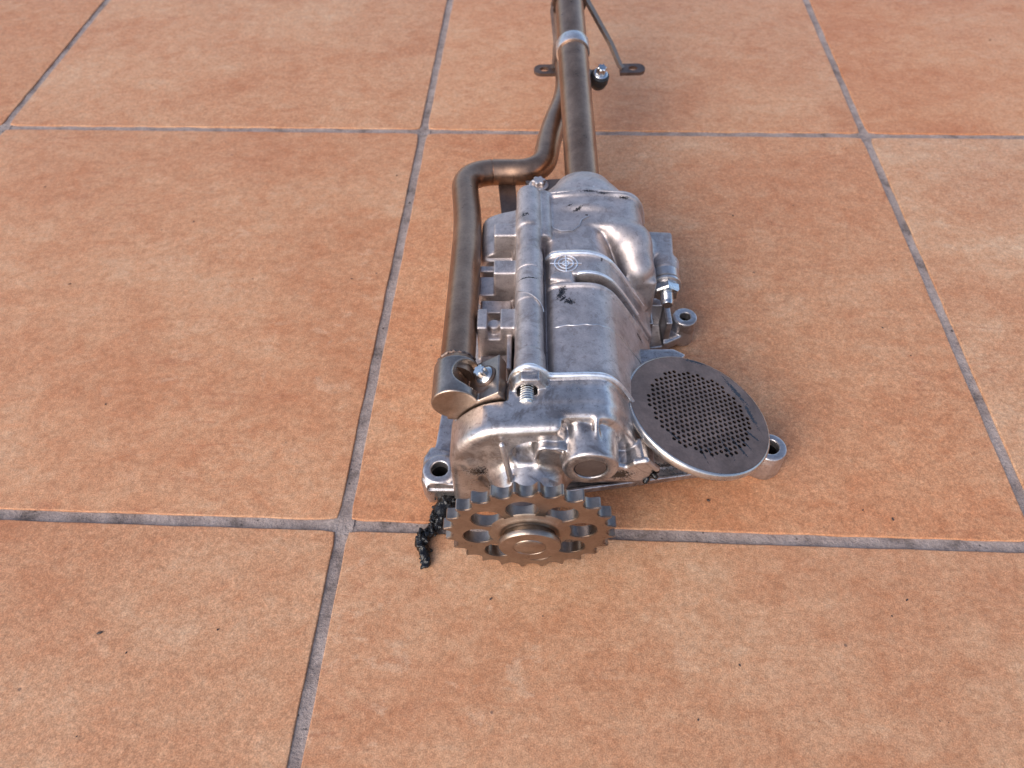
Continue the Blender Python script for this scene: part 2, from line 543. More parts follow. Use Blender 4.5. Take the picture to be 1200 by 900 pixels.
class Cast:
    def __init__(self, lo, hi, h=0.5):
        self.h = h
        self.lo = np.array(lo, float)
        n = np.ceil((np.array(hi) - self.lo) / h).astype(int) + 1
        self.n = n
        self.ax = [(self.lo[k] + h * np.arange(n[k])).astype(np.float32) for k in range(3)]
        self.f = np.full(n, 6.0, np.float32)

    def sub(self, bb, m):
        s = []
        for k in range(3):
            a = int(np.floor((bb[0][k] - m - self.lo[k]) / self.h))
            b = int(np.ceil((bb[1][k] + m - self.lo[k]) / self.h)) + 1
            s.append(slice(max(a, 0), max(min(b, self.n[k]), 0)))
        X = self.ax[0][s[0]][:, None, None]
        Y = self.ax[1][s[1]][None, :, None]
        Z = self.ax[2][s[2]][None, None, :]
        return tuple(s), X, Y, Z

    def op(self, fn, bb, k=0.9, mode='u', m=None):
        m = (k + 2.5) if m is None else m
        s, X, Y, Z = self.sub(bb, m)
        if any(q.stop <= q.start for q in s):
            return
        d = fn(X, Y, Z).astype(np.float32)
        cur = self.f[s]
        if mode == 'u':
            self.f[s] = smin(cur, d, k)
        else:
            self.f[s] = smax(cur, -d, k)

    # primitives -----------------------------------------------------
    def prism(self, pts, y0, y1, k=0.9, r=1.5, mode='u'):
        """polygon in (x,z) extruded along y, with edge rounding r."""
        xs = [p[0] for p in pts]
        zs = [p[1] for p in pts]

        def fn(X, Y, Z):
            d2 = poly_sd(pts, X[:, 0, :], Z[0, 0, :][None, :])[:, None, :]
            w = np.abs(Y - (y0 + y1) / 2) - (y1 - y0) / 2
            return smax(d2, w + 0 * d2, r * 2.2)
        self.op(fn, ((min(xs), y0, min(zs)), (max(xs), y1, max(zs))), k, mode)

    def slab(self, pts, z0, z1, k=0.9, r=1.0, mode='u'):
        """polygon in (x,y) extruded along z."""
        xs = [p[0] for p in pts]
        ys = [p[1] for p in pts]

        def fn(X, Y, Z):
            d2 = poly_sd(pts, X[:, :, 0], Y[:, :, 0])[:, :, None]
            w = np.abs(Z - (z0 + z1) / 2) - (z1 - z0) / 2
            return smax(d2, w + 0 * d2, r * 2.2)
        self.op(fn, ((min(xs), min(ys), z0), (max(xs), max(ys), z1)), k, mode)

    def box(self, c, half, k=0.9, r=1.0, mode='u', rz=0.0, ry=0.0):
        cz, sz, cy, sy = math.cos(rz), math.sin(rz), math.cos(ry), math.sin(ry)
        ext = math.sqrt(sum(q * q for q in half)) if (rz or ry) else None
        e = (ext,) * 3 if ext else half

        def fn(X, Y, Z):
            x, y, z = X - c[0], Y - c[1], Z - c[2]
            x, y = x * cz + y * sz, -x * sz + y * cz
            x, z = x * cy - z * sy, x * sy + z * cy
            qx, qy, qz = np.abs(x) - half[0] + r, np.abs(y) - half[1] + r, np.abs(z) - half[2] + r
            return (np.sqrt(np.maximum(qx, 0) ** 2 + np.maximum(qy, 0) ** 2 + np.maximum(qz, 0) ** 2)
                    + np.minimum(np.maximum(np.maximum(qx, qy), qz), 0) - r)
        self.op(fn, ([c[i] - e[i] for i in range(3)], [c[i] + e[i] for i in range(3)]), k, mode)

    def cone(self, a, b, ra, rb, k=0.9, r=0.8, mode='u'):
        a, b = np.array(a, float), np.array(b, float)
        L = np.linalg.norm(b - a)
        u = (b - a) / L
        rm = max(ra, rb)

        def fn(X, Y, Z):
            x, y, z = X - a[0], Y - a[1], Z - a[2]
            t = x * u[0] + y * u[1] + z * u[2]
            q = np.sqrt(np.maximum(x * x + y * y + z * z - t * t, 0))
            sl = math.atan2(ra - rb, L)
            rad = (q - (ra + (rb - ra) * np.clip(t / L, -.2, 1.2))) * math.cos(sl)
            return smax(rad, np.abs(t - L / 2) - L / 2, r * 2.2)
        self.op(fn, (np.minimum(a, b) - rm, np.maximum(a, b) + rm), k, mode)

    def caps(self, a, b, ra, rb=None, k=0.9, mode='u'):
        rb = ra if rb is None else rb
        a, b = np.array(a, float), np.array(b, float)
        L2 = float((b - a) @ (b - a)) + 1e-9
        rm = max(ra, rb)

        def fn(X, Y, Z):
            x, y, z = X - a[0], Y - a[1], Z - a[2]
            t = np.clip((x * (b[0] - a[0]) + y * (b[1] - a[1]) + z * (b[2] - a[2])) / L2, 0, 1)
            return np.sqrt((x - t * (b[0] - a[0])) ** 2 + (y - t * (b[1] - a[1])) ** 2
                           + (z - t * (b[2] - a[2])) ** 2) - (ra + (rb - ra) * t)
        self.op(fn, (np.minimum(a, b) - rm, np.maximum(a, b) + rm), k, mode)

    def wall(self, pts, y0, y1, k=0.8, r=0.6, t=1.0):
        """thin rib following an open polyline in (x,z): thickness t each side, y0..y1."""
        xs = [p[0] for p in pts]
        zs = [p[1] for p in pts]

        def fn(X, Y, Z):
            A, B = X[:, 0, :], Z[0, 0, :][None, :]
            d = None
            for (ax, ay), (bx, by) in zip(pts, pts[1:]):
                ex, ey = bx - ax, by - ay
                wx, wy = A - ax, B - ay
                tt = np.clip((wx * ex + wy * ey) / (ex * ex + ey * ey + 1e-12), 0, 1)
                q = (wx - ex * tt) ** 2 + (wy - ey * tt) ** 2
                d = q if d is None else np.minimum(d, q)
            d2 = (np.sqrt(d) - t)[:, None, :]
            w = np.abs(Y - (y0 + y1) / 2) - (y1 - y0) / 2
            return smax(d2, w + 0 * d2, r * 2.2)
        self.op(fn, ((min(xs) - t, y0, min(zs) - t), (max(xs) + t, y1, max(zs) + t)), k)

    # meshing ----------------------------------------------------------
    def mesh(self, name):
        f = self.f
        for k in range(3):
            sl = [slice(None)] * 3
            sl[k] = 0
            f[tuple(sl)] = np.maximum(f[tuple(sl)], 0.3)
            sl[k] = -1
            f[tuple(sl)] = np.maximum(f[tuple(sl)], 0.3)
        ins = f < 0
        nx, ny, nz = f.shape
        c = np.zeros((nx - 1, ny - 1, nz - 1), np.int8)
        for i in (0, 1):
            for j in (0, 1):
                for k in (0, 1):
                    c += ins[i:nx - 1 + i, j:ny - 1 + j, k:nz - 1 + k]
        act = (c > 0) & (c < 8)
        ii, jj, kk = np.nonzero(act)
        vid = np.full(act.shape, -1, np.int64)
        vid[ii, jj, kk] = np.arange(len(ii))
        acc = np.zeros((len(ii), 3))
        cnt = np.zeros(len(ii))
        base = np.stack([ii, jj, kk], 1)
        for axis in range(3):
            o1, o2 = [a for a in range(3) if a != axis]
            for p in (0, 1):
                for q in (0, 1):
                    s = np.zeros(3, int)
                    s[o1], s[o2] = p, q
                    e = s.copy()
                    e[axis] = 1
                    A = base + s
                    B = base + e
                    va = f[A[:, 0], A[:, 1], A[:, 2]]
                    vb = f[B[:, 0], B[:, 1], B[:, 2]]
                    m = (va < 0) != (vb < 0)
                    t = np.where(m, va / np.where(m, va - vb, 1), 0)
                    pt = np.repeat(s[None].astype(float), len(ii), 0)
                    pt[:, axis] = t
                    acc[m] += pt[m]
                    cnt[m] += 1
        V = (base + acc / cnt[:, None])
        quads = []
        for axis in range(3):
            o1, o2 = [(1, 2), (2, 0), (0, 1)][axis]
            sl0 = [slice(None)] * 3
            sl1 = [slice(None)] * 3
            sl0[axis] = slice(0, -1)
            sl1[axis] = slice(1, None)
            a, b = ins[tuple(sl0)], ins[tuple(sl1)]
            for inside_first in (True, False):
                m = (a & ~b) if inside_first else (~a & b)
                P = np.stack(np.nonzero(m), 1)
                P = P[(P[:, o1] > 0) & (P[:, o2] > 0) & (P[:, o1] < f.shape[o1] - 1) & (P[:, o2] < f.shape[o2] - 1)]
                d1 = np.zeros(3, int)
                d2 = np.zeros(3, int)
                d1[o1] = 1
                d2[o2] = 1
                g = [vid[tuple((P - d1 - d2).T)], vid[tuple((P - d2).T)], vid[tuple(P.T)], vid[tuple((P - d1).T)]]
                q = np.stack(g if inside_first else g[::-1], 1)
                quads.append(q)
        Q = np.concatenate(quads)
        # light relaxation followed by projection on the field
        for _ in range(1):
            S = np.zeros_like(V)
            C = np.zeros(len(V))
            for a in range(4):
                b = (a + 1) % 4
                for u, v in ((Q[:, a], Q[:, b]), (Q[:, b], Q[:, a])):
                    for d in range(3):
                        S[:, d] += np.bincount(u, V[v, d], len(V))
                    C += np.bincount(u, minlength=len(V))
            V = 0.65 * V + 0.35 * S / C[:, None]
        P = self.lo + V * self.h
        me = bpy.data.meshes.new(name)
        me.vertices.add(len(P))
        me.vertices.foreach_set('co', (P * MM).astype(np.float32).ravel())
        me.loops.add(len(Q) * 4)
        me.loops.foreach_set('vertex_index', Q.astype(np.int32).ravel())
        me.polygons.add(len(Q))
        me.polygons.foreach_set('loop_start', np.arange(0, len(Q) * 4, 4, dtype=np.int32))
        me.update(calc_edges=True)
        me.validate()
        return me


# ------------------------------------------------------------------ the floor
TP = 340.0
GX, GY = -97.43, 161.82
floor_bm = bmesh.new()
NX, NY = 10, 9
x0, y0 = GX - 4.5 * TP, GY - 2.5 * TP
# grout bed: fine strips under the joints in view, flat elsewhere
vs_ = [floor_bm.verts.new((a * MM, b * MM, -0.0060)) for a, b in ((x0, y0), (x0 + NX * TP, y0), (x0 + NX * TP, y0 + NY * TP), (x0, y0 + NY * TP))]
floor_bm.faces.new(vs_)
floor = obj_bm('floor', floor_bm, M['grout'], None, False)
floor['kind'] = 'structure'


def grout_line(p0, p1, n, seed):
    """a slightly uneven, dished strip of grout between two rows of tiles."""
    rnd = random.Random(seed)
    bm = bmesh.new()
    a, b = Vector(p0), Vector(p1)
    t = (b - a).normalized()
    s = Vector((-t.y, t.x, 0))
    rows = []
    ph = [rnd.uniform(0, 6.28) for _ in range(6)]
    for i in range(n + 1):
        c = a + (b - a) * i / n
        d = (b - a).length * i / n
        wob = 0.25 * math.sin(d * 0.035 + ph[0]) + 0.2 * math.sin(d * 0.13 + ph[1])
        row = []
        for k, w in enumerate((-5.2, -3.0, -1.0, 1.0, 3.0, 5.2)):
            z = (-0.7, -1.05, -1.25, -1.25, -1.05, -0.7)[k] + 0.18 * math.sin(d * 0.21 + ph[2] + k) + rnd.uniform(-.16, .16) + wob * 0.5
            row.append(bm.verts.new(((c + s * w) + Vector((0, 0, z))) * MM))
        rows.append(row)
    for r0, r1 in zip(rows, rows[1:]):
        for k in range(5):
            bm.faces.new((r0[k], r0[k + 1], r1[k + 1], r1[k]))
    return obj_bm('grout_joint', bm, M['grout'], floor, True, 0)


def tile_mesh(seed):
    rnd = random.Random(seed)
    h = (TP - 6.0) / 2
    bm = bmesh.new()
    n = 44
    ring = []
    for side in range(4):
        for k in range(n):
            t = -1 + 2 * k / n
            wob = 0.0
            p = [(t, -1), (1, t), (-t, 1), (-1, -t)][side]
            ring.append(p)
    prof = [(-0.0, -7.0), (0.0, -0.7), (0.06, -0.36), (0.22, -0.12), (0.5, -0.02), (0.9, 0.0)]
    ph = [rnd.uniform(0, 6.28) for _ in range(8)]
    rings = []
    cr = 3.0
    for inset, z in prof:
        row = []
        for i, (px, py) in enumerate(ring):
            x, y = px * h, py * h
            # small rounded corners
            ex, ey = max(abs(x) - (h - cr), 0), max(abs(y) - (h - cr), 0)
            if ex > 0 and ey > 0:
                q = math.hypot(ex, ey)
                if q > cr:
                    x = math.copysign(h - cr + ex * cr / q, x)
                    y = math.copysign(h - cr + ey * cr / q, y)
            d = i * 8.0
            w = 0.12 * math.sin(d * 0.02 + ph[0]) + 0.10 * math.sin(d * 0.11 + ph[1]) + 0.10 * math.sin(d * 0.61 + ph[2])
            s = (h - inset + w * (1.0 if inset < 2 else 0.4)) / h
            zz = z + (0.05 * math.sin(d * 0.3 + ph[3]) if 0 < inset < 3 else 0)
            row.append(bm.verts.new((x * s * MM, y * s * MM, zz * MM)))
        rings.append(row)
    m = len(ring)
    for a, b in zip(rings, rings[1:]):
        for k in range(m):
            bm.faces.new((a[k], a[(k + 1) % m], b[(k + 1) % m], b[k]))
    bm.faces.new(rings[-1])
    me = bpy.data.meshes.new('tile')
    bmesh.ops.recalc_face_normals(bm, faces=bm.faces[:])
    bm.to_mesh(me)
    bm.free()
    return me


tms = [tile_mesh(s) for s in (1, 2, 3)]
for i in range(-4, 5):
    for j in range(-2, 6):
        o = link('tile', tms[(i * 3 + j * 5) % 3], M['tile'], floor, True)
        o.location = ((GX + (i + .5) * TP) * MM, (GY + (j - .5 + .0) * TP) * MM, 0)
        o.rotation_euler = (0, 0, 0)
for i in range(-4, 6):
    grout_line((GX + i * TP, y0, 0), (GX + i * TP, y0 + NY * TP, 0), 700 if -2 < i < 3 else 60, 100 + i)
for j in range(-2, 6):
    grout_line((x0, GY + j * TP, -0.02), (x0 + NX * TP, GY + j * TP, -0.02), 700 if -2 < j < 3 else 60, 200 + j)

# ------------------------------------------------------------------ the pump
pump = bpy.data.objects.new('oil_pump', None)
COL.objects.link(pump)
pump.location = (-3.8 * MM, 144.0 * MM, 0.0001)
pump.rotation_euler = (0, 0, R(1.8))
pump['label'] = 'oily cast aluminium engine oil pump with steel sprocket, strainer and pipes on the tiles'
pump['category'] = 'oil pump'


def part(name, bm, mat, parent=None, auto=35):
    return obj_bm(name, bm, M[mat], pump if parent is None else parent, True, auto)


def cast_part(name, cast, mat, parent=None):
    return link(name, cast.mesh(name), M[mat], pump if parent is None else parent, True)


# profiles in (x, z)
TOP_FRONT = [(-36.5, 40), (-36, 52), (-33.5, 61), (-26, 70), (-17, 75.5), (0, 77), (14, 78), (30, 78.5), (35, 76.5), (41, 69), (54, 44), (57, 34)]
TOP_MID = [(8, 66), (9, 72), (12, 75), (22, 75.6), (31, 75.4), (37, 73), (43, 67), (62, 35), (65, 26)]
TOP_BAND = [(8, 67), (9, 73), (12, 76), (22, 76.8), (31, 76.6), (37.5, 74), (44, 67.5), (63, 36), (67, 29)]


def smooth_open(p, n=2):
    return chaikin(p, n, closed=False)


def close_down(top, zb, xl=None):
    t = smooth_open(top)
    return [(t[0][0] if xl is None else xl, zb)] + ([] if xl is None else [(xl, t[0][1])]) + t + [(t[-1][0], zb)]


# ---- front housing
F = Cast((-40, 6, 1), (74, 57, 92))
F.prism(close_down(TOP_FRONT, 14), 25.5, 49, r=2.2)
F.prism(close_down([(-20, 50), (-20, 60), (-14, 74), (0, 77), (14, 78), (30, 78.5), (35, 76.5), (41, 69), (54, 44), (57, 34)], 8), 40, 55, k=2, r=0.8)
# set-back face around the second shaft, with its bearing boss and a web
F.prism([(20.5, 94), (15.0, 80), (13.5, 74), (17.5, 67), (19, 58), (19, 40), (66, 40), (66, 94)], 18, 31.8, k=3.2, r=0.9, mode='s')
F.cone((26, 40, 60.5), (26, 16.5, 60.5), 13.2, 12.0, k=2.2, r=0.8)
F.cone((26, 14, 60.5), (26, 18.8, 60.5), 7.1, 7.1, k=0.2, r=0.2, mode='s')
F.caps((28.2, 32.5, 76.0), (28.2, 22.0, 70.4), 1.3, 1.3, k=1.6)
F.slab([(27.4, 34), (27.4, 24), (29.0, 24), (29.0, 34)], 64, 70.5, k=1.0, r=0.4)
F.caps((20.5, 31, 71), (22, 25, 67.5), 3.0, 3.4, k=2.5)
# sunken lower face and petal
F.prism(smooth_open([(-9, 12), (-9, 60), (-3, 66.5), (4, 68), (14, 64), (15, 50), (20, 38), (20, 12)], 2), 20, 33.5, k=1.6, r=1.2, mode='s')
F.prism(smooth_open([(2.5, 60), (3.5, 67), (9, 68.5), (15, 66), (19, 58), (15, 48), (9, 52), (5, 56)], 2), 22.0, 35, k=1.4, r=1.2)
F.wall(smooth_open([(2.6, 61), (3.4, 67), (6, 69), (9.5, 68), (13, 68.5), (17, 66)], 2), 21.4, 26, k=0.8, r=0.5, t=0.9)
F.cone((0, 36, 38), (0, 9, 38), 21, 13.5, k=6, r=1.5)               # snout behind the sprocket
F.caps((-11.8, 23.5, 69), (-7.2, 15.0, 47), 1.35, 1.35, k=0.9)        # fin
F.slab([(-13.5, 34), (-10.6, 25.5), (-9.6, 25.5), (-8, 34)], 40, 66, k=0.9, r=0.5)
# left lower bulges
F.caps((-26, 31, 50), (-24, 31, 38), 6.8, 6, k=1.6)
F.caps((-15.5, 31, 50), (-14, 31, 36), 5.8, 5, k=1.4)
F.caps((-21, 25, 38), (-17, 25, 30), 1.6, 1.8, k=2.0, mode='s')
# right wing
F.prism(smooth_open([(30, 38), (35, 54), (42, 51.5), (46, 55), (50.5, 57.5), (56.5, 50), (55, 43), (52, 37), (40, 36.5)], 1), 24, 36, k=1.2, r=0.8)
F.caps((37, 23.0, 54.3), (42.5, 23.0, 52.2), 1.5, k=0.7)
F.caps((42.5, 23.0, 52.2), (46, 23.0, 56.2), 1.5, k=0.7)
F.caps((46, 23.0, 56.2), (50.5, 23.0, 57.6), 1.5, k=0.7)
F.caps((50.5, 23.0, 57.6), (56, 23.0, 51.0), 1.5, k=0.7)
# hollow under the wing, above the base plate
F.box((52, 26, 24), (34, 16, 12), k=2.5, r=3, mode='s')
# front flange rib following the outline, over the ridge bolt
FL = smooth_open([(-9.5, 69), (-8.6, 75), (-6.5, 82), (-1, 85.5), (4.8, 82), (7.4, 79), (11, 78.2), (30, 79), (35, 77), (41, 69.5), (55, 43)], 2)
F.wall(FL, 51.6, 54.6, k=1.0, r=0.6, t=1.25)
# ridge bolt boss
F.cone((-1, 56, 76.5), (-1, 46.5, 76.5), 7.2, 6.8, k=0.9, r=0.8)
F.prism([(-10.5, 69.5), (-6.5, 79), (-3.5, 84), (4, 84), (7, 79.5), (12, 72.5), (12, 69), (-10.5, 68)], 46.8, 55, k=0.7, r=0.5)
F.cone((-1, 50, 76.3), (-1, 44, 76.3), 4.4, 4.4, k=0.6, r=0.3, mode='s')
F.prism([(-44, 57.5), (-33, 59.8), (-28, 62.2), (-9.5, 74.4), (-9.5, 92), (-44, 92)], 41.8, 70, k=0.8, r=0.4, mode='s')
front = cast_part('front_housing', F, 'alu_bright')
front['label'] = 'bright polished front housing with rounded edge'

# ---- middle housing
Dk = [(-28.5, 36), (-28.5, 46), (-26.5, 50), (-14, 52), (-8, 54), (8, 66)]
Mi = Cast((-40, 53, 1), (76, 123, 90))
Mi.prism(close_down(smooth_open(Dk, 1) + TOP_MID[1:], 8), 54.4, 121, r=0.8)
Mi.prism(close_down([(8.5, 66), (9.5, 71), (12, 74.2), (22, 74.6), (31, 74.4), (36.5, 72), (42.5, 66), (60, 37), (63, 26)], 10, 8), 54, 60, k=1, r=0.5)
Mi.cone((0.2, 54, 75.5), (0.2, 122, 75.5), 6.5, 6.2, k=1.2, r=0.4)
Mi.cone((0.2, 54, 75.8), (0.2, 67, 75.8), 7.3, 7.1, k=0.5, r=0.5)
Mi.cone((0.2, 98, 75.6), (0.2, 122, 75.6), 6.7, 6.6, k=0.4, r=0.3)
Mi.prism([(-7.8, 50), (-6.5, 75), (5, 75), (9.5, 66), (9.5, 60)], 54.2, 121.5, k=0.9, r=0.4)
# web with notch, pads and pocket walls left of the ridge
Mi.box((-15, 93, 60), (10, 6.5, 13), k=1.2, r=1.0)
Mi.box((-17, 91.5, 72), (3.1, 9.5, 7.5), k=0.6, r=0.6, mode='s')
Mi.cone((-17, 93, 56), (-17, 93, 69), 3.4, 3.0, k=0.5, r=0.4)
Mi.box((-17, 114, 54), (8, 4.5, 5.0), k=1.0, r=0.8)
Mi.box((-17, 77, 52), (7, 8, 3), k=1.0, r=0.8)
Mi.box((-9.5, 80, 61), (1.2, 14, 7), k=1.0, r=0.6)
# slot below the band
Mi.prism(smooth_open([(22.5, 60), (22.5, 90), (60, 90), (60, 52), (54, 46), (40, 60)], 0), 113.9, 119.6, k=0.5, r=0.2, mode='s')
Mi.prism(close_down([(26, 54), (31, 60), (37, 58), (43, 52), (56, 32), (57, 28)], 10), 112, 121, k=0.5, r=0.3)
Mi.wall(smooth_open([(9.5, 72.6), (12, 75.2), (22, 75.8), (31, 75.6), (37, 73.2), (43, 67.2), (62, 35.2), (64.6, 27)], 2), 111.2, 113.8, k=1, r=0.5, t=0.9)
# wedge ramp left of the slot
Mi.slab([(10, 115), (21.5, 113.5), (21.5, 121), (13, 121), (10, 118)], 70, 77.2, k=1.2, r=0.8)
mid = cast_part('middle_housing', Mi, 'alu')

# ---- rear housing
Re = Cast((-32, 118, 1), (92, 222, 92))
Re.prism(close_down(smooth_open(Dk, 1) + TOP_BAND[1:], 8), 119.2, 134.5, r=0.8)
Re.prism(close_down(smooth_open(Dk, 1) + [(9, 71.5), (12, 74.2), (22, 74.8), (31, 74.4), (36.5, 72.2), (42, 66.5), (58, 38), (62, 28)], 8), 130, 160, k=1.0, r=0.8)
Re.prism(close_down(smooth_open([(-27, 40), (-27, 52), (-25, 58), (-17, 62), (-7, 64), (8, 70), (9, 73), (13, 74.6), (49, 75), (57, 73), (62.5, 66), (64.5, 52), (65, 40)], 2), 8), 157.5, 184, k=0.9, r=1.4)
Re.prism(close_down(smooth_open([(-27, 40), (-27, 52), (-25, 58), (-17, 62), (-7, 64), (8, 70)], 2), 8), 150, 186, k=0.9, r=2.0)
# bright lip of the band
Re.wall(smooth_open([(8.5, 72), (12, 76.4), (22, 77.2), (31, 77.0), (37.5, 74.4), (44, 67.9), (63, 36.4)], 2), 132.0, 134.8, k=0.9, r=0.6, t=1.1)
Re.wall(smooth_open([(22.5, 76), (31, 76.6), (37.5, 74), (44, 67.5), (58, 44.0)], 2), 119.3, 121.0, k=0.8, r=0.4, t=0.7)
# back lip
Re.prism(smooth_open([(-4, 30), (2, 60), (16, 72), (24, 77), (38, 77), (46, 73), (60, 60), (62, 30)], 2), 184, 203, k=3, r=5)
Re.wall(smooth_open([(9, 73.5), (13, 75.4), (49, 75.8), (57, 73.8), (63, 66), (65, 52)], 2), 181.5, 184.5, k=1, r=0.6, t=1.0)
# ridge
Re.cone((0.2, 119, 75.5), (0.2, 152, 75.5), 6.2, 6.2, k=1.2, r=0.4)
Re.cone((0.2, 119.5, 75.6), (0.2, 134, 75.6), 6.9, 6.7, k=0.4, r=0.4)
Re.cone((0.0, 151, 75.6), (0.0, 184, 75.2), 7.0, 6.6, k=0.6, r=0.9)
Re.prism([(-7.8, 50), (-6.5, 74), (5, 74), (9.5, 66), (9.5, 60)], 119.3, 184, k=0.9, r=0.4)
Re.cone((8, 147, 73.5), (8, 185, 73), 4.3, 4.3, k=1.2, r=0.6)
# webs left of the ridge
Re.box((-12.5, 156, 62), (6, 5.0, 12), k=1.0, r=0.9)
Re.box((-12, 128, 61), (6, 5.0, 12.5), k=1.0, r=0.9)
Re.box((-18, 142, 54), (8.5, 2.2, 5.0), k=1.0, r=0.8)
Re.box((-22, 130, 54), (4.5, 7, 4), k=1.0, r=0.8)
Re.box((-16.5, 148, 60), (7.5, 3.6, 3.0), k=0.8, r=0.6, mode='s')
# valve dome
Re.cone((53, 160, 66), (57, 146, 60), 11.5, 10.5, k=3, r=4)
Re.caps((54.5, 155, 64), (57.5, 143, 57.5), 10.0, 9.3, k=3)
Re.caps((45, 158, 70), (57, 158, 66), 5.0, 6.0, k=4)
# conical pipe socket
Re.cone((31, 180, 48), (31.9, 213, 59.5), 31, 15.0, k=3, r=2.0)
Re.prism(smooth_open([(2, 30), (3, 62), (14, 74), (30, 77), (46, 74), (59, 62), (59, 30)], 2), 178, 194, k=4, r=4)
# valve block on the right
Re.box((72, 168, 46), (8.5, 9.5, 8), k=3, r=2.0, rz=-0.08)
Re.box((62, 152, 40), (6, 18, 16), k=3, r=2)
Re.cone((75.5, 160, 46), (75, 150, 45), 8.4, 8.0, k=0.9, r=0.8)
rear = cast_part('rear_housing', Re, 'alu')

# ---- base flange with its feet
B = Cast((-58, 28, -1), (134, 164, 28), 0.6)
B.slab([(-30, 40), (20, 36), (70, 44.2), (112, 51), (121, 47), (129, 55), (122, 64), (104, 66), (70, 96), (63, 112), (-22, 112), (-30, 80)], 3.0, 6.6, k=0.9, r=0.7)
B.slab([(18, 35.7), (70, 43.6), (112, 50.2), (112, 51.8), (70, 45.4), (18, 37.6)], 3, 7.6, k=0.5, r=0.4)
B.slab([(106, 50), (121, 47), (130, 55), (122, 64), (110, 62)], 0.1, 15, k=0.9, r=1)
B.cone((121, 55.4, 0.1), (121, 55.4, 18.5), 8.6, 8.2, k=2, r=0.6)
B.cone((121, 55.4, 5), (121, 55.4, 24), 4.3, 4.3, k=0.2, r=0.1, mode='s')
B.slab([(-53.5, 37), (-50.5, 32.5), (-32, 32.5), (-28.5, 36), (-29, 60), (-33, 92), (-46, 92), (-48.5, 60), (-53.5, 50)], 0.1, 17.5, k=1.0, r=1.2)
B.slab([(-52, 57), (-34, 51), (-28, 96), (-50, 96)], 12.5, 22, k=1.0, r=0.8, mode='s')
B.cone((-44.5, 42, 0.1), (-44.5, 42, 18.8), 8.6, 8.4, k=0.9, r=0.5)
B.cone((-44.5, 42, 5), (-44.5, 42, 24), 4.2, 4.2, k=0.2, r=0.1, mode='s')
B.slab([(-49, 27), (-50, 34.0), (-33, 33.6), (-30, 27)], 13.5, 22, k=0.6, r=0.5, mode='s')
# rear right foot with its arm
B.cone((90, 144, 0.1), (90, 144, 19), 7.2, 7.0, k=2, r=0.6)
B.cone((90, 144, 5), (90, 144, 24), 3.2, 3.2, k=0.2, r=0.1, mode='s')
B.slab([(58, 128), (80, 132), (90, 137.5), (88, 150), (76, 152), (58, 156)], 2.5, 10, k=0.9, r=0.8)
B.slab([(-20, 100), (64, 100), (64, 158), (-20, 158)], 3, 9, k=0.9, r=0.8)
B.box((73.0, 144, 13), (8.0, 10, 11), k=1, r=0.8)
B.box((73.6, 136, 16), (3.6, 12, 9), k=0.6, r=0.6, mode='s')
base = cast_part('base_flange', B, 'alu_bright')

for (x_, y_, r_) in ((121, 55.4, 4.35), (-44.5, 42, 4.25), (90, 144, 3.25)):
    bm = bmesh.new()
    lathe(bm, [(0, 5.8), (r_ - 0.15, 5.8), (r_ - 0.15, 14.0), (r_ + 0.3, 14.0), (r_ + 0.3, 5.0)], (x_, y_, 0), (0, 0, 1), 28)
    part('bore_shade_liner', bm, 'dark', base)  # added black liner paints the shade inside the foot holes

# raised lips along the joints between the castings
def lip(parent, prof, y, r, mat='lip'):
    bm = bmesh.new()
    tube_mesh(bm, [(x, y, z) for x, z in smooth_open(prof, 3)], r, 10)
    part('flange_lip', bm, mat, parent)


lip(rear, [(9, 73), (12, 76.9), (22, 77.7), (31, 77.5), (37.7, 74.9), (44.3, 68.3), (62, 39)], 133.4, 1.25)
lip(rear, [(9, 72.6), (12, 75.9), (22, 76.6), (31, 76.4), (37.4, 73.9), (43.8, 67.5), (61, 39)], 136.4, 0.6, 'alu')
lip(rear, [(22.8, 70), (22.8, 76.4), (31, 77.0), (37.7, 74.4), (44.3, 67.8), (57, 46.5)], 120.0, 0.9)
lip(rear, [(10.5, 74), (13, 75.9), (30, 77), (49, 76.2), (57.6, 74.2), (63.5, 66), (65.5, 54)], 184.0, 0.8, 'alu')
lip(mid, [(10, 72.6), (12, 75.5), (22, 76.2), (31, 76.0), (37.2, 73.5), (43.4, 67.5), (63, 34.6)], 112.6, 0.7, 'alu')
lip(front, [(-9.8, 68.5), (-8.8, 75), (-6.2, 83), (0, 87), (5.8, 83), (8.2, 79.4), (12, 79.2), (30, 80.1), (35.6, 77.8), (41.8, 70), (55, 44)], 53.0, 1.2)

# casting seams and the date mark
bm = bmesh.new()
sp = smooth_open([(9.8, 71), (12, 74.6), (22, 75.2), (31, 75.0), (36.8, 72.6), (42.8, 66.6), (56, 44.4)], 3)
tube_mesh(bm, [(x, 85 + 0.25 * math.sin(k * 0.9) + 0.05 * x, z + 0.35) for k, (x, z) in enumerate(sp)], 0.42, 8)
part('casting_seam', bm, 'alu_bright', mid)
bm = bmesh.new()
tube_mesh(bm, [(0.2 + 6.72 * math.sin(a), 100 - 6 * (a / 1.3), 75.5 + 6.72 * math.cos(a)) for a in [(-1.0 + k * 0.1) for k in range(25)]], 0.3, 6)
part('casting_seam', bm, 'alu_bright', mid)
bm = bmesh.new()
tube_mesh(bm, [(11, 160.5, 74.4), (13, 155.5, 75.0), (17, 153, 75.1), (23, 153.5, 75.2), (26.5, 157, 75.3), (28, 162, 75.3), (32, 165, 75.3)], 0.32, 6)
part('casting_seam', bm, 'alu_bright', rear)
bm = bmesh.new()
cx, cy, cz = 18.4, 126.2, 77.05
for r_ in (1.6, 3.7, 5.7):
    tube_mesh(bm, [(cx + r_ * math.cos(a), cy + r_ * math.sin(a), cz) for a in [2 * math.pi * k / 40 for k in range(40)]], 0.33, 6, closed=True)
